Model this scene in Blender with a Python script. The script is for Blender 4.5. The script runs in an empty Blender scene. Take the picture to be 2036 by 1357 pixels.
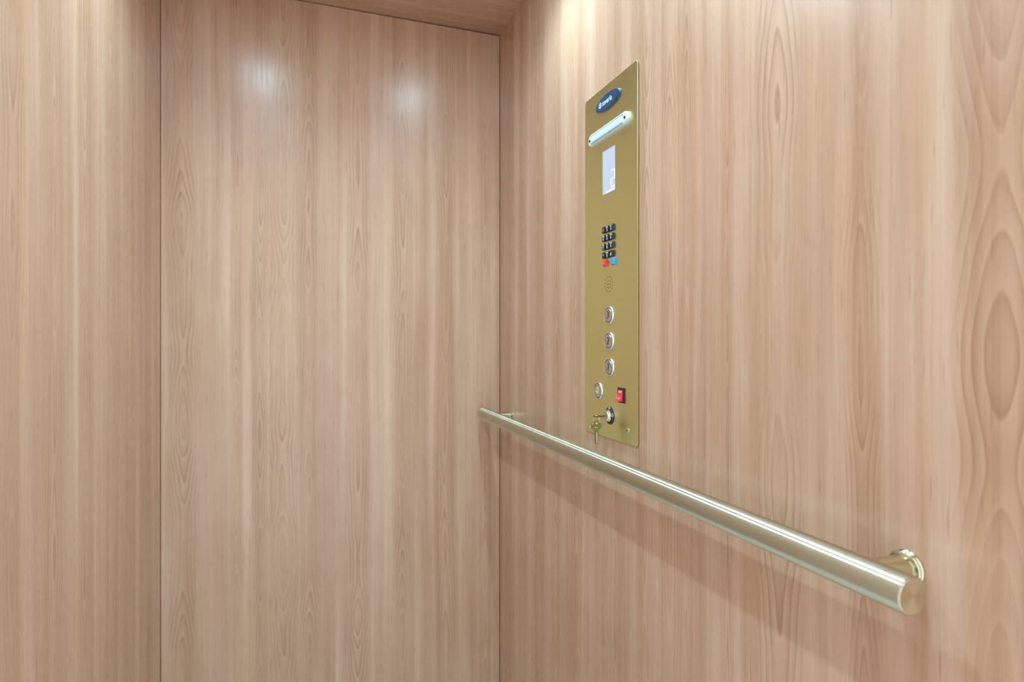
import bpy, bmesh, math, random
from mathutils import Matrix, Vector

random.seed(7)
PI = math.pi
scene = bpy.context.scene
COL = scene.collection

# ------------------------------------------------------------------ cab size (metres)
D = 1.7436            # back wall plane
XL, XR = -0.3494, 0.5646
EYE = 1.12            # camera height
ZC = EYE + 0.9269     # ceiling
YF = 0.04             # open front edge of the cab

# ------------------------------------------------------------------ camera
cam_data = bpy.data.cameras.new('camera')
cam = bpy.data.objects.new('camera', cam_data)
COL.objects.link(cam)
cam.location = (0, 0, EYE)
cam.rotation_euler = (PI / 2, 0, -math.atan(412 / 1190))
cam_data.sensor_width = 36.0
cam_data.lens = 36.0 * 1190 / 2036
cam_data.shift_y = -7.5 / 2036
cam_data.clip_start = 0.02
cam_data.dof.use_dof = True
cam_data.dof.focus_distance = 1.2
cam_data.dof.aperture_fstop = 6.0
scene.camera = cam

# ------------------------------------------------------------------ world and exposure
world = bpy.data.worlds.new('world')
scene.world = world
world.use_nodes = True
wb = world.node_tree.nodes['Background']
wb.inputs[0].default_value = (0.93, 1.0, 1.04, 1)      # pale daylit landing beyond the open front
wb.inputs[1].default_value = 1.9
vs = scene.view_settings
vs.view_transform = 'Standard'
vs.look = 'None'
vs.exposure = -0.33
vs.gamma = 1.0
vs.use_curve_mapping = False

LAMP_POWER = 21.5
LAMP_XY = [(-0.1375, 1.185), (0.3806, 1.185), (-0.1375, 0.62), (0.3806, 0.62)]


# ------------------------------------------------------------------ node helpers
class NT:
    def __init__(self, name):
        self.mat = bpy.data.materials.new(name)
        self.mat.use_nodes = True
        self.t = self.mat.node_tree
        self.bsdf = self.t.nodes['Principled BSDF']

    def node(self, typ, **kw):
        n = self.t.nodes.new(typ)
        for k, v in kw.items():
            setattr(n, k, v)
        return n

    def put(self, sock, v):
        if isinstance(v, (int, float)):
            sock.default_value = v
        elif isinstance(v, (tuple, list)):
            if len(v) == 3 and sock.type == 'RGBA':
                v = (*v, 1)
            sock.default_value = v
        else:
            self.t.links.new(v, sock)

    def m(self, op, a, b=None, c=None, clamp=False):
        n = self.node('ShaderNodeMath', operation=op, use_clamp=clamp)
        self.put(n.inputs[0], a)
        if b is not None:
            self.put(n.inputs[1], b)
        if c is not None:
            self.put(n.inputs[2], c)
        return n.outputs[0]

    def vec(self, x, y, z=0.0):
        n = self.node('ShaderNodeCombineXYZ')
        self.put(n.inputs[0], x)
        self.put(n.inputs[1], y)
        self.put(n.inputs[2], z)
        return n.outputs[0]

    def noise(self, v, scale=1.0, detail=2.0, rough=0.5):
        n = self.node('ShaderNodeTexNoise')
        self.put(n.inputs['Vector'], v)
        n.inputs['Scale'].default_value = scale
        n.inputs['Detail'].default_value = detail
        n.inputs['Roughness'].default_value = rough
        return n.outputs['Fac']

    def remap(self, v, a, b, c=0.0, d=1.0, smooth=False):
        n = self.node('ShaderNodeMapRange')
        n.interpolation_type = 'SMOOTHSTEP' if smooth else 'LINEAR'
        self.put(n.inputs[0], v)
        n.inputs[1].default_value = a
        n.inputs[2].default_value = b
        n.inputs[3].default_value = c
        n.inputs[4].default_value = d
        return n.outputs[0]

    def mix(self, f, a, b, mode='MIX'):
        n = self.node('ShaderNodeMix', data_type='RGBA', blend_type=mode)
        self.put(n.inputs[0], f)
        self.put(n.inputs[6], a)
        self.put(n.inputs[7], b)
        return n.outputs[2]

    def objxyz(self):
        tc = self.node('ShaderNodeTexCoord')
        s = self.node('ShaderNodeSeparateXYZ')
        self.t.links.new(tc.outputs['Object'], s.inputs[0])
        return s.outputs[0], s.outputs[1], s.outputs[2]

    def set(self, **kw):
        for k, v in kw.items():
            self.put(self.bsdf.inputs[k.replace('_', ' ')], v)

    def bump(self, h, strength, dist):
        b = self.node('ShaderNodeBump')
        b.inputs['Strength'].default_value = strength
        b.inputs['Distance'].default_value = dist
        self.t.links.new(h, b.inputs['Height'])
        self.t.links.new(b.outputs[0], self.bsdf.inputs['Normal'])


def wood(name, across, along, hearts, seed):
    """Cherry laminate: flitches with a cathedral heart each, straight grain between them.
    hearts = list of (centre across, half width)."""
    n = NT(name)
    xyz = dict(zip('xyz', n.objxyz()))
    u0, v = xyz[across], xyz[along]
    # gentle sideways wander of the grain
    wv = n.noise(n.vec(n.m('MULTIPLY', u0, 5.0), n.m('MULTIPLY', v, 1.1), seed), 1.0, 1.0)
    wander = n.m('MULTIPLY', n.m('SUBTRACT', wv, 0.5), 0.020)
    u = n.m('ADD', u0, wander)
    # distance to the nearest heart, and which flitch we are in
    dmin = None
    cell = None
    for i, (c, w) in enumerate(hearts):
        d = n.m('DIVIDE', n.m('ABSOLUTE', n.m('SUBTRACT', u, c)), w * 1.35)
        dmin = d if dmin is None else n.m('MINIMUM', dmin, d)
        if i:
            edge = 0.5 * (c + hearts[i - 1][0])
            g = n.m('GREATER_THAN', u0, edge)
            cell = g if cell is None else n.m('ADD', cell, g)
    cellr = n.m('MULTIPLY', cell, 7.31)
    # growth ring field: hyperbola-like cathedrals that rise and fall along the board
    g1 = n.noise(n.vec(cellr, n.m('MULTIPLY', v, 2.6), seed + 3.0), 1.0, 1.6, 0.45)
    g2 = n.noise(n.vec(n.m('MULTIPLY', u, 22.0), n.m('MULTIPLY', v, 4.5), seed + 9.0), 1.0, 2.0)
    rad = n.m('SQRT', n.m('ADD', n.m('MULTIPLY', dmin, dmin), 0.10))
    field = n.m('ADD', n.m('MULTIPLY', rad, 3.6),
                n.m('ADD', n.m('MULTIPLY', g1, 12.0), n.m('MULTIPLY', g2, 1.0)))
    fr = n.m('FRACT', field)
    ring = n.m('POWER', fr, 4.0)
    ring = n.m('MULTIPLY', ring, n.remap(fr, 0.90, 1.0, 1.0, 0.0))
    halo = n.remap(fr, 0.0, 0.35, 1.0, 0.0)
    heartmask = n.remap(dmin, 0.75, 1.35, 1.0, 0.0, True)
    ringvar = n.remap(n.noise(n.vec(cellr, n.m('MULTIPLY', v, 3.1), seed + 21.0), 1.0, 2.0), 0.40, 0.60, 0.12, 1.0)
    ringamt = n.m('MULTIPLY', n.m('MULTIPLY', ring, ringvar), n.m('ADD', n.m('MULTIPLY', heartmask, 0.96), 0.04))
    # straight grain
    st1 = n.noise(n.vec(n.m('MULTIPLY', u, 26.0), n.m('MULTIPLY', v, 0.55), seed + 5.0), 1.0, 3.0, 0.55)
    st2 = n.noise(n.vec(n.m('MULTIPLY', u, 150.0), n.m('MULTIPLY', v, 1.3), seed + 6.0), 1.0, 3.0, 0.6)
    st3 = n.noise(n.vec(n.m('MULTIPLY', u, 620.0), n.m('MULTIPLY', v, 5.0), seed + 7.0), 1.0, 2.0, 0.6)
    cloud = n.noise(n.vec(n.m('MULTIPLY', u, 12.0), n.m('MULTIPLY', v, 3.2), seed + 8.0), 1.0, 4.0, 0.6)
    fleck = n.noise(n.vec(n.m('MULTIPLY', u, 330.0), n.m('MULTIPLY', v, 14.0), seed + 11.0), 1.0, 1.0)
    pink = n.noise(n.vec(n.m('MULTIPLY', u, 16.0), n.m('MULTIPLY', v, 0.8), seed + 13.0), 1.0, 3.0, 0.5)
    cellt = n.node('ShaderNodeTexWhiteNoise', noise_dimensions='1D')
    n.put(cellt.inputs['W'], n.m('ADD', cellr, seed))
    # tone
    tone = n.m('ADD', n.m('MULTIPLY', n.m('SUBTRACT', st1, 0.5), 1.5),
               n.m('MULTIPLY', n.m('SUBTRACT', st2, 0.5), 0.50))
    tone = n.m('ADD', tone, n.m('MULTIPLY', n.m('SUBTRACT', st3, 0.5), 0.42))
    tone = n.m('ADD', tone, n.m('MULTIPLY', n.m('SUBTRACT', cloud, 0.5), 0.55))
    tone = n.m('ADD', tone, n.m('MULTIPLY', n.m('SUBTRACT', cellt.outputs[0], 0.5), 0.25))
    tone = n.m('SUBTRACT', tone, n.m('MULTIPLY', heartmask, 0.10))
    tone = n.m('ADD', tone, 0.5, clamp=True)
    light = n.mix(n.remap(pink, 0.40, 0.66), WOOD_LIGHT, WOOD_PINK)
    amber = n.noise(n.vec(n.m('MULTIPLY', u, 30.0), n.m('MULTIPLY', v, 1.6), seed + 17.0), 1.0, 3.0, 0.55)
    light = n.mix(n.m('MULTIPLY', n.remap(amber, 0.48, 0.68), 0.8), light, WOOD_AMBER)
    light = n.mix(n.m('MULTIPLY', heartmask, 0.30), light, WOOD_AMBER)
    col = n.mix(tone, WOOD_DARK, light)
    col = n.mix(n.m('MULTIPLY', n.m('MULTIPLY', halo, heartmask), 0.16), col, WOOD_LIGHT)
    col = n.mix(n.m('MULTIPLY', ringamt, 0.80), col, WOOD_RING)
    col = n.mix(n.m('MULTIPLY', n.remap(fleck, 0.66, 0.76), 0.45), col, WOOD_RING)
    n.set(Base_Color=col, Roughness=n.remap(st2, 0.3, 0.7, WOOD_ROUGH - 0.02, WOOD_ROUGH + 0.03))
    n.bsdf.inputs['Specular IOR Level'].default_value = 0.6
    grit = n.noise(n.vec(n.m('MULTIPLY', u0, 900.0), n.m('MULTIPLY', v, 500.0), seed), 1.0, 1.0)
    n.bump(grit, 0.10, 0.0006)
    return n.mat


WOOD_LIGHT = (0.720, 0.545, 0.415)
WOOD_PINK = (0.690, 0.462, 0.362)
WOOD_AMBER = (0.645, 0.418, 0.272)
WOOD_DARK = (0.455, 0.268, 0.174)
WOOD_RING = (0.300, 0.145, 0.080)
WOOD_ROUGH = 0.27

M = {}


def simple(name, col, rough=0.5, metal=0.0, emit=None, estr=0.0, coat=0.0, vary=0.06, scale=60.0, **kw):
    n = NT(name)
    x, y, z = n.objxyz()
    k = n.noise(n.vec(x, y, z), scale, 2.0)
    c = n.mix(n.m('MULTIPLY', k, vary * 2), col, tuple(min(1, q * 0.6) for q in col))
    n.set(Base_Color=c, Roughness=rough, Metallic=metal)
    if emit:
        n.bsdf.inputs['Emission Color'].default_value = (*emit, 1)
        n.bsdf.inputs['Emission Strength'].default_value = estr
    if coat:
        n.bsdf.inputs['Coat Weight'].default_value = coat
        n.bsdf.inputs['Coat Roughness'].default_value = 0.05
    for k2, v2 in kw.items():
        n.bsdf.inputs[k2.replace('_', ' ')].default_value = v2
    M[name] = n.mat
    return n.mat


def brushed(name, col, rough, axis, aniso, rot, tan_axis='Z', streak=1.0):
    """Brushed metal; axis = object axis the brush lines run along."""
    n = NT(name)
    x, y, z = n.objxyz()
    sc = {'x': (18, 2600, 2600), 'y': (2600, 18, 2600), 'z': (2600, 2600, 18), 'r': (240, 240, 240)}[axis]
    k = n.noise(n.vec(n.m('MULTIPLY', x, sc[0]), n.m('MULTIPLY', y, sc[1]), n.m('MULTIPLY', z, sc[2])), 1.0, 2.0, 0.6)
    blot = n.noise(n.vec(x, y, z), 14.0, 3.0)
    c = n.mix(n.remap(k, 0.3, 0.7, 0.0, 0.22 * streak), col, tuple(q * 0.72 for q in col))
    n.set(Base_Color=c, Metallic=1.0, Roughness=n.remap(blot, 0.3, 0.7, rough - 0.02, rough + 0.03))
    n.bsdf.inputs['Anisotropic'].default_value = aniso
    n.bsdf.inputs['Anisotropic Rotation'].default_value = rot
    tg = n.node('ShaderNodeTangent', direction_type='RADIAL', axis=tan_axis)
    n.t.links.new(tg.outputs[0], n.bsdf.inputs['Tangent'])
    M[name] = n.mat
    return n.mat


# hearts measured across each panel
M['wood_back'] = wood('wood_back', 'x', 'z', [
    (-0.300, 0.021), (-0.172, 0.010), (-0.112, 0.014), (-0.055, 0.022), (0.010, 0.018),
    (0.143, 0.020), (0.265, 0.019), (0.394, 0.020), (0.515, 0.013)], 2.0)
M['wood_right'] = wood('wood_right', 'y', 'z', [
    (0.20, 0.03), (0.350, 0.024), (0.481, 0.015), (0.603, 0.025), (0.700, 0.010), (0.796, 0.012), (0.843, 0.018), (0.917, 0.018),
    (1.02, 0.016), (1.20, 0.022), (1.312, 0.018), (1.426, 0.024), (1.540, 0.020), (1.667, 0.02)], 31.0)
M['wood_left'] = wood('wood_left', 'y', 'z', [
    (0.40, 0.03), (0.66, 0.02), (0.920, 0.022), (1.055, 0.020), (1.185, 0.022), (1.33, 0.02), (1.47, 0.022), (1.62, 0.02)], 57.0)
M['wood_ceiling'] = wood('wood_ceiling', 'y', 'x', [
    (0.25, 0.03), (0.55, 0.03), (0.85, 0.03), (1.15, 0.03), (1.40, 0.03), (1.585, 0.024), (1.70, 0.02)], 83.0)

simple('black_gap', (0.012, 0.008, 0.007), 0.8)
simple('floor_stone', (0.78, 0.78, 0.72), 0.45, vary=0.25, scale=9.0)
simple('wall_paint', (0.75, 0.74, 0.71), 0.6)
BRASS = (0.76, 0.79, 0.41)
brushed('panel_brass', BRASS, 0.34, 'y', 0.55, 0.0, 'X', 0.7)
brushed('rail_brass', (0.56, 0.57, 0.46), 0.31, 'r', 1.0, 0.25, 'Y', 0.0)
brushed('cap_brass', (0.70, 0.62, 0.45), 0.36, 'r', 0.7, 0.0, 'Z', 0.4)
brushed('post_brass', (0.66, 0.64, 0.46), 0.20, 'r', 0.5, 0.25, 'Z', 0.3)
brushed('button_steel', (0.58, 0.64, 0.70), 0.30, 'r', 0.8, 0.0, 'Z', 0.5)
simple('bezel_steel', (0.80, 0.88, 0.94), 0.22, 1.0)
simple('chrome', (0.86, 0.88, 0.90), 0.08, 1.0)
simple('emblem_blue', (0.003, 0.062, 0.150), 0.22, coat=0.35)
simple('print_white', (0.70, 0.86, 0.93), 0.5)
simple('rib_brass', (0.78, 0.60, 0.24), 0.35, 1.0)
simple('print_red', (0.12, 0.012, 0.008), 0.5)
simple('bell_glow', (0.55, 0.62, 0.06), 0.4, emit=(0.7, 0.8, 0.05), estr=0.35)
simple('key_black', (0.010, 0.016, 0.024), 0.32)
simple('housing_black', (0.008, 0.014, 0.022), 0.30)
simple('key_red', (0.80, 0.075, 0.050), 0.35)
simple('key_blue', (0.04, 0.33, 0.78), 0.35)
simple('rocker_red', (0.80, 0.035, 0.085), 0.35, emit=(0.9, 0.04, 0.1), estr=0.12)
simple('key_metal', (0.20, 0.18, 0.065), 0.45, 1.0)
simple('nickel', (0.74, 0.70, 0.60), 0.20, 1.0)
simple('lamp_lens', (0.9, 0.9, 0.88), 0.5, emit=(0.68, 1.0, 1.14), estr=215.0)
simple('lamp_trim', (0.80, 0.79, 0.76), 0.35)
simple('screen', (0.22, 0.26, 0.32), 0.25, emit=(0.70, 0.82, 1.0), estr=0.62)
simple('screen_digit', (0.85, 0.92, 0.98), 0.3, emit=(0.86, 0.95, 1.0), estr=0.66)
simple('screen_edge', (0.30, 0.55, 0.72), 0.2)
simple('led_strip', (0.62, 0.78, 0.88), 0.35, emit=(0.80, 0.93, 1.0), estr=0.08)
gl = NT('clear_lens')
gx, gy, gz = gl.objxyz()
gl.set(Base_Color=gl.mix(gl.noise(gl.vec(gx, gy, gz), 300.0), (0.93, 0.97, 1.0), (0.86, 0.94, 1.0)), Roughness=0.06)
gl.bsdf.inputs['Transmission Weight'].default_value = 0.30
gl.bsdf.inputs['IOR'].default_value = 1.45
M['clear_lens'] = gl.mat


# ------------------------------------------------------------------ geometry helpers
def obj(name, bm, mat, parent=None, smooth=False):
    me = bpy.data.meshes.new(name)
    bmesh.ops.recalc_face_normals(bm, faces=bm.faces[:])
    bm.to_mesh(me)
    bm.free()
    me.materials.append(M[mat] if isinstance(mat, str) else mat)
    if smooth:
        for p in me.polygons:
            p.use_smooth = True
        me.set_sharp_from_angle(angle=math.radians(38))
    o = bpy.data.objects.new(name, me)
    COL.objects.link(o)
    o.parent = parent
    return o


def empty(name, loc=(0, 0, 0), rot=None):
    o = bpy.data.objects.new(name, None)
    COL.objects.link(o)
    o.empty_display_size = 0.02
    if rot is not None:
        o.matrix_world = Matrix.Translation(loc) @ rot.to_4x4()
    else:
        o.location = loc
    return o


def tag(o, label, cat, group=None):
    o['label'] = label
    o['category'] = cat
    if group:
        o['group'] = group
    return o


def struct(o, label=None):
    o['kind'] = 'structure'
    if label:
        o['label'] = label
        o['category'] = label.split()[-1]
    return o


def box(bm, x0, x1, y0, y1, z0, z1):
    v = [bm.verts.new(p) for p in ((x0, y0, z0), (x1, y0, z0), (x1, y1, z0), (x0, y1, z0),
                                   (x0, y0, z1), (x1, y0, z1), (x1, y1, z1), (x0, y1, z1))]
    for f in ((0, 3, 2, 1), (4, 5, 6, 7), (0, 1, 5, 4), (1, 2, 6, 5), (2, 3, 7, 6), (3, 0, 4, 7)):
        bm.faces.new([v[i] for i in f])
    return v


def bevel(bm, w, seg=2):
    bmesh.ops.bevel(bm, geom=bm.edges[:], offset=w, segments=seg, affect='EDGES', profile=0.5)


def prism(bm, pts, z0, z1):
    a = [bm.verts.new((x, y, z0)) for x, y in pts]
    b = [bm.verts.new((x, y, z1)) for x, y in pts]
    n = len(pts)
    bm.faces.new(list(reversed(a)))
    bm.faces.new(b)
    for i in range(n):
        bm.faces.new([a[i], a[(i + 1) % n], b[(i + 1) % n], b[i]])
    return a, b


def loft(bm, rings, cap0=True, cap1=True):
    """rings: list of lists of xyz with equal counts"""
    vs_ = [[bm.verts.new(p) for p in r] for r in rings]
    n = len(rings[0])
    for a, b in zip(vs_, vs_[1:]):
        for i in range(n):
            bm.faces.new([a[i], a[(i + 1) % n], b[(i + 1) % n], b[i]])
    if cap0:
        bm.faces.new(list(reversed(vs_[0])))
    if cap1:
        bm.faces.new(vs_[-1])


def lathe(bm, prof, cx=0.0, cy=0.0, seg=40, cap0=True, cap1=True):
    """prof: list of (r, z); axis z"""
    rings = [[(cx + r * math.cos(2 * PI * i / seg), cy + r * math.sin(2 * PI * i / seg), z) for i in range(seg)]
             for r, z in prof]
    loft(bm, rings, cap0, cap1)


def round_rect(x0, x1, y0, y1, r, seg=6):
    pts = []
    for cx, cy, a0 in ((x1 - r, y1 - r, 0), (x0 + r, y1 - r, 90), (x0 + r, y0 + r, 180), (x1 - r, y0 + r, 270)):
        for i in range(seg + 1):
            a = math.radians(a0 + 90 * i / seg)
            pts.append((cx + r * math.cos(a), cy + r * math.sin(a)))
    return pts


def tube(bm, pts, r, seg=8, closed=False):
    pts = [Vector(p) for p in pts]
    rings = []
    n = len(pts)
    for i, p in enumerate(pts):
        if closed:
            t = (pts[(i + 1) % n] - pts[i - 1]).normalized()
        else:
            t = (pts[min(i + 1, n - 1)] - pts[max(i - 1, 0)]).normalized()
        a = t.orthogonal() if i == 0 else (rings_n - t * rings_n.dot(t))
        a.normalize()
        rings_n = a
        b = t.cross(a)
        rings.append([tuple(p + (a * math.cos(2 * PI * k / seg) + b * math.sin(2 * PI * k / seg)) * r) for k in range(seg)])
    if closed:
        rings.append(rings[0])
        loft(bm, rings, False, False)
        bmesh.ops.remove_doubles(bm, verts=bm.verts[:], dist=1e-6)
    else:
        loft(bm, rings)


def text_obj(name, body, size, mat, parent, x, y, z, align='CENTER', sx=1.0, extrude=0.00012, offset=0.0, shear=0.0):
    cu = bpy.data.curves.new(name, 'FONT')
    cu.body = body
    cu.size = size
    cu.align_x = align
    cu.align_y = 'CENTER'
    cu.extrude = extrude
    cu.offset = offset
    cu.shear = shear
    cu.resolution_u = 3
    tmp = bpy.data.objects.new('tmp', cu)
    COL.objects.link(tmp)
    dg = bpy.context.evaluated_depsgraph_get()
    me = bpy.data.meshes.new_from_object(tmp.evaluated_get(dg))
    bpy.data.objects.remove(tmp)
    bpy.data.curves.remove(cu)
    me.transform(Matrix.Translation((x, y, z)) @ Matrix.Diagonal((sx, 1, 1, 1)))
    me.materials.clear()
    me.materials.append(M[mat])
    me.name = name
    o = bpy.data.objects.new(name, me)
    COL.objects.link(o)
    o.parent = parent
    return o


# ------------------------------------------------------------------ the cab
T = 0.019
bm = bmesh.new(); box(bm, XL - T - 0.05, XR + T + 0.05, YF, D + 0.05, -0.03, 0.0)
struct(obj('floor', bm, 'floor_stone'), 'pale stone cab floor')
bm = bmesh.new(); box(bm, XL - T, XR + T, YF, D + 0.03, ZC, ZC + T)
struct(obj('ceiling', bm, 'wood_ceiling'), 'cherry wood laminate ceiling')
bm = bmesh.new(); box(bm, XR, XR + T, YF, D + 0.03, 0.0, ZC)
struct(obj('wall_right', bm, 'wood_right'), 'cherry wood laminate right wall')
bm = bmesh.new(); box(bm, XL - T, XL, YF, D + 0.03, 0.0, ZC)
struct(obj('wall_left', bm, 'wood_left'), 'cherry wood laminate left wall')
# back panel stands in the cab with narrow dark reveals at both sides and above
bm = bmesh.new()
gl_, gr_ = XL + 0.0012, XR - 0.0018
pts = [(gl_, 0.0), (gr_, 0.0), (gr_, ZC - 0.0052), (gl_, ZC - 0.0012)]
a = [bm.verts.new((x, D, z)) for x, z in pts]
b = [bm.verts.new((x, D + T, z)) for x, z in pts]
bm.faces.new(a); bm.faces.new(b[::-1])
for i in range(4):
    bm.faces.new([a[i], b[i], b[(i + 1) % 4], a[(i + 1) % 4]])
struct(obj('wall_back', bm, 'wood_back'), 'cherry wood laminate back wall')
bm = bmesh.new(); box(bm, XL - T, XR + T, D + 0.030, D + 0.036, 0.0, ZC + T)
struct(obj('trim_1', bm, 'black_gap'), 'black backing behind the panel reveals trim')


# ------------------------------------------------------------------ ceiling lights (they light the cab)
def ceiling_light(i, x, y, label):
    e = empty('ceiling_light', (x, y, ZC))
    tag(e, label, 'light', 'recessed ceiling lights')
    bm = bmesh.new()
    lathe(bm, [(0.030, 0.0), (0.040, 0.0), (0.040, -0.002), (0.037, -0.004), (0.032, -0.004), (0.030, -0.002)],
          cap0=False, cap1=False)
    obj('trim_ring', bm, 'lamp_trim', e, True)
    bm = bmesh.new()
    lathe(bm, [(0.030, 0.0), (0.030, -0.0015)])
    obj('lens', bm, 'lamp_lens', e)
    li = bpy.data.lights.new('ceiling_spot', 'SPOT')
    li.energy = LAMP_POWER
    li.color = (0.70, 1.0, 1.10)
    li.shadow_soft_size = 0.016
    li.spot_size = math.radians(134)
    li.spot_blend = 1.0
    lo = bpy.data.objects.new('ceiling_spot', li)
    COL.objects.link(lo)
    lo.parent = e
    lo.location = (0, 0, -0.006)


for i, ((x, y), lab) in enumerate(zip(LAMP_XY, (
        'round recessed ceiling light shining on the left of the back wall',
        'round recessed ceiling light shining on the back wall beside the control panel',
        'round recessed ceiling light over the open front by the left wall',
        'round recessed ceiling light over the near end of the handrail'))):
    ceiling_light(i, x, y, lab)

# ------------------------------------------------------------------ handrail
RX, RZ, RR = 0.5060, EYE - 0.2285, 0.0176
RY0, RY1 = 0.383, 1.722
rail = tag(empty('handrail', (RX, (RY0 + RY1) / 2, RZ)), 'round brushed brass handrail on two posts along the right wall', 'handrail')
HL = (RY1 - RY0) / 2


def along_y(bm):
    bmesh.ops.rotate(bm, verts=bm.verts[:], cent=(0, 0, 0), matrix=Matrix.Rotation(-PI / 2, 3, 'X'))


bm = bmesh.new()
lathe(bm, [(RR - 0.0009, -HL), (RR - 0.0003, -HL + 0.0003), (RR, -HL + 0.0010), (RR, HL - 0.0010), (RR - 0.0003, HL - 0.0003), (RR - 0.0009, HL)], seg=96)
along_y(bm)
obj('bar', bm, 'rail_brass', rail, True)
for s in (-1, 1):
    bm = bmesh.new()
    lathe(bm, [(RR - 0.0011, 0.0), (RR - 0.0011, 0.0004), (RR - 0.0016, 0.0008)], seg=64)
    c = obj('end_cap', bm, 'cap_brass', rail)
    c.location = (0, s * HL, 0)
    c.rotation_euler = (PI / 2 if s < 0 else -PI / 2, 0, 0)
for y in (0.432, 1.635):
    L = XR - RX
    bm = bmesh.new()
    lathe(bm, [(0.0135, 0.004), (0.0135, L - 0.001)], seg=48)
    p = obj('post', bm, 'post_brass', rail, True)
    p.location = (0, y - (RY0 + RY1) / 2, 0)
    p.rotation_euler = (0, PI / 2, 0)
    bm = bmesh.new()
    lathe(bm, [(0.0140, L - 0.0075), (0.0165, L - 0.0070), (0.0175, L - 0.0058), (0.0175, L - 0.0046), (0.0168, L - 0.0036),
               (0.0180, L - 0.0024), (0.0180, L)], seg=48)
    obj('flange', bm, 'post_brass', p, True)

# ------------------------------------------------------------------ control panel
PW, PH = 0.2112, 0.6942
PY0 = 1.1479
ROT = Matrix(((0, 0, -1), (-1, 0, 0), (0, 1, 0)))      # local x = towards the door, y = up, z = into the cab
panel = empty('control_panel', (XR, PY0 - PW / 2, EYE - 0.19706), ROT)
tag(panel, 'tall brushed brass control panel on the right wall', 'control panel')
FW = 0.0032            # face height above the wall


def U(mm):
    return mm / 1000.0 - PW / 2


def V(mm):
    return mm / 1000.0


# holes first, then the plate is cut with them
bm = bmesh.new()
holes = [(102.7, 429.6, 1.1), (103.6, 344.6, 1.5)]
SPK = (105.0, 300.6)
holes.append((SPK[0], SPK[1], 1.2))
for i in range(8):
    a_ = 2 * PI * (i + 0.0) / 8 + PI / 2
    holes.append((SPK[0] + 7.4 * math.cos(a_), SPK[1] + 7.4 * math.sin(a_), 1.2))
for i in range(14):
    a_ = 2 * PI * i / 14 + PI / 2
    holes.append((SPK[0] + 14.8 * math.cos(a_), SPK[1] + 14.8 * math.sin(a_), 1.2))
for hx, hy, hr in holes:
    lathe(bm, [(hr / 1000, 0.0), (hr / 1000, 0.006)], U(hx), V(hy), 12)
DX0, DX1, DY0, DY1 = 78.0, 129.5, 480.0, 568.0
prism(bm, round_rect(U(DX0), U(DX1), V(DY0), V(DY1), 0.0025, 3), 0.0, 0.006)
cut = obj('cutter', bm, 'black_gap')
bm = bmesh.new()
rr = round_rect(U(0), U(211.2), V(0), V(694.2), 0.007, 6)
inn = round_rect(U(0.5), U(210.7), V(0.5), V(693.7), 0.0065, 6)
loft(bm, [[(x, y, 0.0014) for x, y in rr], [(x, y, FW - 0.0004) for x, y in rr], [(x, y, FW) for x, y in inn]])
plate = obj('face_plate', bm, 'panel_brass', panel)
plate.parent = None
md = plate.modifiers.new('holes', 'BOOLEAN')
md.operation = 'DIFFERENCE'
md.solver = 'EXACT'
md.object = cut
dg = bpy.context.evaluated_depsgraph_get()
me = bpy.data.meshes.new_from_object(plate.evaluated_get(dg))
plate.modifiers.clear()
plate.data = me
me.name = 'face_plate'
me.materials.clear()
me.materials.append(M['panel_brass'])
for p in me.polygons:
    p.material_index = 0
plate.parent = panel
bpy.data.objects.remove(cut)

bm = bmesh.new()
prism(bm, round_rect(U(1.6), U(209.6), V(1.6), V(692.6), 0.005, 4), 0.0, 0.0013)
obj('back_plate', bm, 'black_gap', panel)

# emblem: domed oval with the maker's name
EX, EY, EA, EB = 102.3, 659.6, 50.2, 16.6
bm = bmesh.new()
rings = []
for k, (s, z) in enumerate(((1.0, FW - 0.0002), (1.0, FW + 0.0012), (0.985, FW + 0.0022), (0.93, FW + 0.0029), (0.8, FW + 0.0034), (0.5, FW + 0.0038), (0.15, FW + 0.0039))):
    rings.append([(U(EX) + (EA / 1000 - (1 - s) * EB / 1000) * math.cos(2 * PI * i / 56),
                   V(EY) + EB / 1000 * s * math.sin(2 * PI * i / 56), z) for i in range(56)])
loft(bm, rings)
emb = obj('emblem', bm, 'emblem_blue', panel, True)
emb['label'] = 'glossy blue oval emblem reading savaria'
text_obj('lettering', 'savaria', 0.0150, 'print_white', emb, U(84.6), V(659.9), FW + 0.0039, 'LEFT', 0.97, offset=0.00012)
# round mark: a ring with a curl inside
bm = bmesh.new()
mx, my = U(75.6), V(659.6)
tube(bm, [(mx + 0.0048 * math.cos(a), my + 0.0050 * math.sin(a), FW + 0.0036) for a in [2 * PI * i / 28 for i in range(28)]], 0.0009, 6, True)
tube(bm, [(mx + 0.0019 * math.cos(a) + 0.0006, my + 0.0021 * math.sin(a) - 0.0008, FW + 0.0037) for a in [-2.2 + 4.6 * i / 12 for i in range(13)]], 0.0009, 6)
obj('round_mark', bm, 'print_white', emb)

# emergency light: clear raised lens over a led strip
LX0, LX1, LY, LR = 27.0, 186.0, 601.0, 12.6


def pill(x0, x1, y, r, z, seg=14):
    pts = []
    for i in range(seg + 1):
        a = -PI / 2 + PI * i / seg
        pts.append((U(x1) - r / 1000 + r / 1000 * math.cos(a), V(y) + r / 1000 * math.sin(a), z))
    for i in range(seg + 1):
        a = PI / 2 + PI * i / seg
        pts.append((U(x0) + r / 1000 + r / 1000 * math.cos(a), V(y) + r / 1000 * math.sin(a), z))
    return pts


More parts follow.
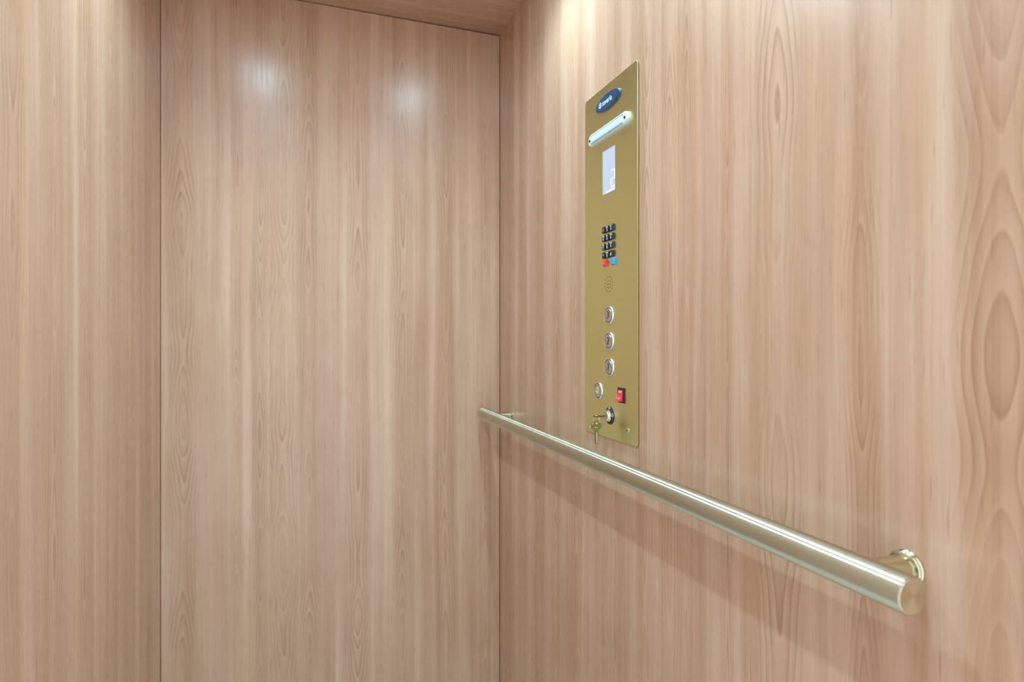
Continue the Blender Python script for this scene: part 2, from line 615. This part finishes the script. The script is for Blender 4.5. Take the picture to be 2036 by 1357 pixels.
bm = bmesh.new()
loft(bm, [pill(LX0, LX1, LY, LR, FW + 0.0001), pill(LX0, LX1, LY, LR, FW + 0.0016)])
el = obj('emergency_light', bm, 'led_strip', panel)
el['label'] = 'long clear emergency light with rounded ends'
bm = bmesh.new()
loft(bm, [pill(LX0 + 0.1, LX1 - 0.1, LY, LR - 0.1, FW + 0.0018), pill(LX0 + 0.1, LX1 - 0.1, LY, LR - 0.1, FW + 0.0048),
          pill(LX0 + 2.0, LX1 - 2.0, LY, LR - 2.0, FW + 0.0066), pill(LX0 + 3.4, LX1 - 3.4, LY, LR - 3.4, FW + 0.0068)])
obj('lens', bm, 'clear_lens', el)
bm = bmesh.new()
box(bm, U(44), U(169), V(LY - 6.6), V(LY + 6.6), FW + 0.0070, FW + 0.0082)
for i in range(25):
    x = 46.5 + i * 5
    box(bm, U(x - 1.6), U(x + 1.6), V(LY - 4.6), V(LY + 4.6), FW + 0.0082, FW + 0.0087)
obj('led_strip', bm, 'led_strip', el)
for yy in (-7.4, 7.4):
    bm = bmesh.new()
    box(bm, U(40), U(172), V(LY + yy - 0.45), V(LY + yy + 0.45), FW + 0.0068, FW + 0.0084)
    obj('edge_rib', bm, 'screen_edge', el)
for sx_ in (35.5, 178.0):
    bm = bmesh.new()
    lathe(bm, [(0.0026, FW + 0.0060), (0.0026, FW + 0.0076), (0.0018, FW + 0.0082), (0.0008, FW + 0.0078)], U(sx_), V(LY), 14)
    obj('screw', bm, 'housing_black', el)

# display
bm = bmesh.new()
prism(bm, round_rect(U(DX0 + 0.1), U(DX1 - 0.1), V(DY0 + 0.1), V(DY1 - 0.1), 0.0024, 3), 0.0013, 0.0022)
disp = obj('display', bm, 'screen', panel)
disp['label'] = 'lit pale blue display showing a 2'


def seg_box(x0, x1, y0, y1):
    b_ = bmesh.new()
    box(b_, U(x0), U(x1), V(y0), V(y1), 0.0022, 0.0024)
    obj('digit_segment', b_, 'screen_digit', disp)


for sg in ((114.0, 126.8, 519.6, 522.0), (125.2, 127.6, 506.5, 521.0), (113.4, 126.6, 503.4, 505.8),
           (111.2, 113.6, 489.6, 505.0), (112.0, 127.2, 488.0, 490.4)):
    seg_box(*sg)
bm = bmesh.new()
for i in range(5):
    box(bm, U(92 + i * 7.4), U(97.5 + i * 7.4), V(482.2), V(484.8), 0.0022, 0.0024)
obj('status_line', bm, 'screen_digit', disp)
bm = bmesh.new()
box(bm, U(DX0), U(DX0 + 1.2), V(DY0 + 1), V(DY1 - 2), 0.0016, 0.0026)
box(bm, U(DX0 + 1), U(DX1 - 2), V(DY1 - 1.2), V(DY1), 0.0016, 0.0026)
obj('recess_glow', bm, 'screen_edge', disp)  # recess rim with the screen's bluish light put into its colour

# keypad
KC, KR = (89.2, 104.7, 120.2), (409.0, 392.2, 375.4, 358.6)
LEG = [[('1', ''), ('2', 'ABC'), ('3', 'DEF')], [('4', 'GHI'), ('5', 'JKL'), ('6', 'MNO')],
       [('7', 'PRS'), ('8', 'TUV'), ('9', 'WXY')], [('*', ''), ('0', 'OPER'), ('#', '')]]


def key_mesh(w, h, d):
    b_ = bmesh.new()
    base = round_rect(-w / 2, w / 2, -h / 2, h / 2, 0.0008, 2)
    top = round_rect(-w / 2 + 0.0007, w / 2 - 0.0007, -h / 2 + 0.0007, h / 2 - 0.0007, 0.0012, 2)
    top2 = round_rect(-w / 2 + 0.0014, w / 2 - 0.0014, -h / 2 + 0.0014, h / 2 - 0.0014, 0.0012, 2)
    loft(b_, [[(x, y, FW - 0.0002) for x, y in base], [(x, y, FW + d - 0.0006) for x, y in top], [(x, y, FW + d) for x, y in top2]])
    return b_


for r_, row in enumerate(LEG):
    for c_, (big, small) in enumerate(row):
        k = obj('keypad_key', key_mesh(0.0128, 0.0134, 0.0042), 'key_black', panel)
        k.location = (U(KC[c_]), V(KR[r_]), 0)
        z = FW + 0.0042
        if small:
            text_obj('legend', big, 0.0078, 'print_white', k, 0, -0.0022, z, offset=0.00012)
            text_obj('legend', small, 0.0044, 'print_white', k, 0, 0.0033, z, offset=0.00005)
        else:
            text_obj('legend', big, 0.0082, 'print_white', k, 0, -0.0008, z, offset=0.00012)
for x, mat, lab, mark in ((92.0, 'key_red', 'red keypad key', '/'), (124.6, 'key_blue', 'light blue keypad key', '-')):
    k = obj('keypad_key', key_mesh(0.0132, 0.0140, 0.0050), mat, panel)
    k['label'] = lab
    k.location = (U(x), V(343.4), 0)
    text_obj('legend', mark, 0.0080, 'print_white' if mark == '/' else 'screen_edge', k, 0, 0, FW + 0.0050)

# floor buttons and alarm button
def push_button(cx, cy, what, lab):
    bm = bmesh.new()
    lathe(bm, [(0.0185, FW - 0.0002), (0.0185, FW + 0.0012), (0.0176, FW + 0.0024), (0.0160, FW + 0.0028), (0.0150, FW + 0.0022),
               (0.0146, FW + 0.0006)], 0, 0, 48, True, False)
    b_ = obj('push_button', bm, 'bezel_steel', panel, True)
    b_.location = (U(cx), V(cy), 0)
    b_['label'] = lab
    bm = bmesh.new()
    lathe(bm, [(0.0148, FW + 0.0001), (0.0148, FW + 0.0006)], 0, 0, 32)
    obj('seat_ring', bm, 'black_gap', b_)
    bm = bmesh.new()
    lathe(bm, [(0.0139, FW + 0.0006), (0.0139, FW + 0.0022), (0.0133, FW + 0.0028), (0.0045, FW + 0.0025), (0.0003, FW + 0.0025)], 0, 0, 48)
    obj('button_cap', bm, 'button_steel', b_, True)
    z = FW + 0.0030
    if what != 'bell':
        text_obj('numeral', what, 0.0195, 'print_red', b_, 0.0, 0, z, 'CENTER', 0.92, offset=-0.0001)
    else:
        bm = bmesh.new()
        dome = [(-0.0042, 0.0000)] + [(0.0042 * math.cos(a), 0.0012 + 0.0062 * math.sin(a)) for a in [PI - PI * i / 10 for i in range(11)]] + [(0.0042, 0.0)]
        tube(bm, [(x, y, z - 0.0003) for x, y in dome], 0.0006, 5)
        tube(bm, [(-0.0066, -0.0022, z - 0.0003), (0.0066, -0.0022, z - 0.0003)], 0.0008, 5)
        lathe(bm, [(0.0017, z - 0.0008), (0.0017, z)], 0.0, -0.0047, 10)
        obj('bell_symbol', bm, 'bell_glow', b_)


push_button(105.6, 240.2, '3', 'steel button engraved 3')
push_button(106.4, 189.6, '2', 'steel button engraved 2')
push_button(107.2, 138.9, '1', 'steel button engraved 1')
push_button(60.6, 88.8, 'bell', 'steel alarm button with a glowing yellow bell')

# rocker switch
bm = bmesh.new()
SX0, SX1, SY0, SY1 = 141.5, 167.0, 73.8, 102.2
loft(bm, [[(x, y, FW - 0.0002) for x, y in round_rect(U(SX0), U(SX1), V(SY0), V(SY1), 0.001, 2)],
          [(x, y, FW + 0.0014) for x, y in round_rect(U(SX0), U(SX1), V(SY0), V(SY1), 0.001, 2)],
          [(x, y, FW + 0.0020) for x, y in round_rect(U(SX0 + 0.8), U(SX1 - 0.8), V(SY0 + 0.8), V(SY1 - 0.8), 0.001, 2)]])
sw = obj('rocker_switch', bm, 'housing_black', panel)
sw['label'] = 'red rocker switch in a black frame'
cxs, cys = (SX0 + SX1) / 2 - 0.3, (SY0 + SY1) / 2
prof = [(-0.0105, 0.0012), (-0.0108, 0.0092), (-0.0080, 0.0082), (-0.0040, 0.0052), (0.0, 0.0034), (0.0050, 0.0027), (0.0098, 0.0030), (0.0101, 0.0012)]
bm = bmesh.new()
a = [bm.verts.new((U(cxs) - 0.0082, V(cys) + y, FW + z)) for y, z in prof]
b = [bm.verts.new((U(cxs) + 0.0082, V(cys) + y, FW + z)) for y, z in prof]
bm.faces.new(a); bm.faces.new(b[::-1])
for i in range(len(prof)):
    j = (i + 1) % len(prof)
    bm.faces.new([a[i], b[i], b[j], a[j]])
rk = obj('rocker', bm, 'rocker_red', sw)
t1 = text_obj('rocker_text', 'RUN', 0.0052, 'print_white', sw, 0, 0, 0, offset=0.0001)
t1.location = (U(cxs), V(cys) + 0.0062, FW + 0.0031)
t2 = text_obj('rocker_text', 'STOP', 0.0052, 'print_white', sw, 0, 0, 0, offset=0.0001)
t2.location = (U(cxs), V(cys) - 0.0061, FW + 0.0072)
t2.rotation_euler = (math.radians(36), 0, 0)

# key switch
KX, KY = 109.2, 44.4
bm = bmesh.new()
lathe(bm, [(0.0172, FW - 0.0002), (0.0172, FW + 0.0009), (0.0166, FW + 0.0012)], U(KX), V(KY), 48)
ks = obj('key_switch', bm, 'housing_black', panel)
ks['label'] = 'round black key switch plate with a chrome barrel'
bm = bmesh.new()
lathe(bm, [(0.0118, FW + 0.0010), (0.0118, FW + 0.0040), (0.0106, FW + 0.0048), (0.0098, FW + 0.0092), (0.0090, FW + 0.0098)], U(KX), V(KY), 12)
obj('lock_barrel', bm, 'chrome', ks)
bm = bmesh.new()
lathe(bm, [(0.0084, FW + 0.0096), (0.0084, FW + 0.0101)], U(KX), V(KY), 24)
obj('barrel_face', bm, 'button_steel', ks)
for word, ang in (('OFF', 90), ('ON', 8)):
    t = text_obj('lock_text', word, 0.0048, 'print_white', ks, 0, 0, 0, offset=0.0001)
    t.location = (U(KX) + 0.0142 * math.cos(math.radians(ang)), V(KY) + 0.0142 * math.sin(math.radians(ang)), FW + 0.0013)
    t.rotation_euler = (0, 0, math.radians(ang - 90))

# fixing screw
bm = bmesh.new()
lathe(bm, [(0.0046, FW - 0.0002), (0.0046, FW + 0.0006), (0.0036, FW + 0.0016), (0.0016, FW + 0.0021)], 0, 0, 20)
s_ = obj('screw', bm, 'chrome', panel, True)
s_.location = (U(178.0), V(25.6), 0)
bm = bmesh.new()
for a_ in (0.6, 0.6 + PI / 2):
    c_, q_ = math.cos(a_), math.sin(a_)
    prism(bm, [(c_ * 0.0022 - q_ * 0.0004, q_ * 0.0022 + c_ * 0.0004), (-c_ * 0.0022 - q_ * 0.0004, -q_ * 0.0022 + c_ * 0.0004),
               (-c_ * 0.0022 + q_ * 0.0004, -q_ * 0.0022 - c_ * 0.0004), (c_ * 0.0022 + q_ * 0.0004, q_ * 0.0022 - c_ * 0.0004)],
          FW + 0.0019, FW + 0.0023)
obj('cross_slot', bm, 'housing_black', s_)

# ------------------------------------------------------------------ keys on a ring
def key_outline():
    """bow centred at (0,0), blade along -y; metres"""
    pts = []
    for i in range(17):                                   # right lobe over the top to the left lobe
        a_ = math.radians(-62 + (304) * i / 16)
        r_ = 0.0098
        x, y = r_ * math.cos(a_), r_ * 0.86 * math.sin(a_)
        if y > 0.0045:
            x *= 0.88
        pts.append((x, y))
    bl = [(-0.0034, -0.0115), (-0.0034, -0.0150), (-0.0030, -0.0158), (-0.0030, -0.0178), (-0.0040, -0.0185), (-0.0031, -0.0196),
          (-0.0022, -0.0212), (-0.0030, -0.0230), (-0.0020, -0.0252), (-0.0030, -0.0272), (-0.0024, -0.0296), (-0.0030, -0.0318),
          (-0.0012, -0.0336), (0.0012, -0.0336), (0.0022, -0.0322), (0.0022, -0.0158), (0.0036, -0.0150), (0.0036, -0.0115)]
    return pts + bl


def key_bm():
    b_ = bmesh.new()
    out = key_outline()
    # bow with a hole: build as two lofts via boolean-free bridge
    prism(b_, [(x * 1.12, y * 1.06) for x, y in out], -0.0010, 0.0010)
    return b_


def key_thing(name, label, loc, rot):
    e = empty(name, loc, rot)
    tag(e, label, 'key')
    cutb = bmesh.new()
    lathe(cutb, [(0.0022, -0.01), (0.0022, 0.01)], 0.0, 0.0052, 14)
    cu = obj('cutter', cutb, 'key_metal')
    k = obj('key_blank', key_bm(), 'key_metal')
    m_ = k.modifiers.new('hole', 'BOOLEAN')
    m_.operation = 'DIFFERENCE'
    m_.solver = 'EXACT'
    m_.object = cu
    dg_ = bpy.context.evaluated_depsgraph_get()
    me_ = bpy.data.meshes.new_from_object(k.evaluated_get(dg_))
    k.modifiers.clear()
    k.data = me_
    me_.name = 'key_blank'
    k.parent = e
    bpy.data.objects.remove(cu)
    for s in (-1, 1):                                      # raised rib along the blade
        b_ = bmesh.new()
        box(b_, 0.0003, 0.0017, -0.0340, -0.0130, s * 0.0010, s * 0.0015)
        obj('blade_rib', b_, 'rib_brass', e)
    b_ = bmesh.new()
    for x0 in (-0.0032, -0.0012, 0.0012):
        box(b_, x0, x0 + 0.0016, -0.0048, -0.0036, 0.0010, 0.00115)
    obj('stamped_mark', b_, 'rib_brass', e)
    return e


lock_w = Vector((XR - FW, PY0 - KX / 1000, EYE - 0.19706 + KY / 1000))
# inserted key: blade runs into the wall (+X), bow lies flat
rot_in = Matrix(((0, -1, 0), (-1, 0, 0), (0, 0, -1)))      # local -y -> +X
key_thing('inserted_key', 'brass key turned edge-on in the key switch', lock_w + Vector((-0.0255, 0, 0)), rot_in)
hole = lock_w + Vector((-0.0255 - 0.0052, 0, 0))
# ring hangs from that hole
RG = 0.0078
rc = hole + Vector((0.0010, 0, -RG + 0.0012))
bm = bmesh.new()
dirw = Vector((0.86, -0.50, 0)).normalized()
tube(bm, [rc * 0 + dirw * (RG * 0.82 * math.cos(a)) + Vector((0, 0, RG * math.sin(a))) for a in [2 * PI * i / 32 for i in range(32)]], 0.0007, 8, True)
ring = obj('key_ring', bm, 'nickel', None, True)
ring.location = rc
tag(ring, 'small silver wire ring joining the two keys', 'key ring')
bm = bmesh.new()
tail = [(-0.55, -0.75), (-0.85, -1.02), (-1.20, -1.30), (-1.48, -1.68), (-1.62, -2.10)]
tube(bm, [dirw * (RG * x) + Vector((0, 0, RG * y)) + Vector((-0.001, -0.001, 0)) for x, y in tail], 0.0006, 6)
obj('wire_end', bm, 'nickel', ring, True)
# hanging key faces the camera
ang = math.radians(-24)
kx = Vector((math.cos(ang), math.sin(ang), 0))
kz = Vector((-math.sin(ang), math.cos(ang), 0)) * -1
ky = Vector((0, 0, 1))
rot_h = Matrix((kx, ky, kz)).transposed()
key_thing('hanging_key', 'brass key hanging below the key switch from a ring', rc + Vector((0, 0, -RG - 0.0052 + 0.0018)), rot_h)
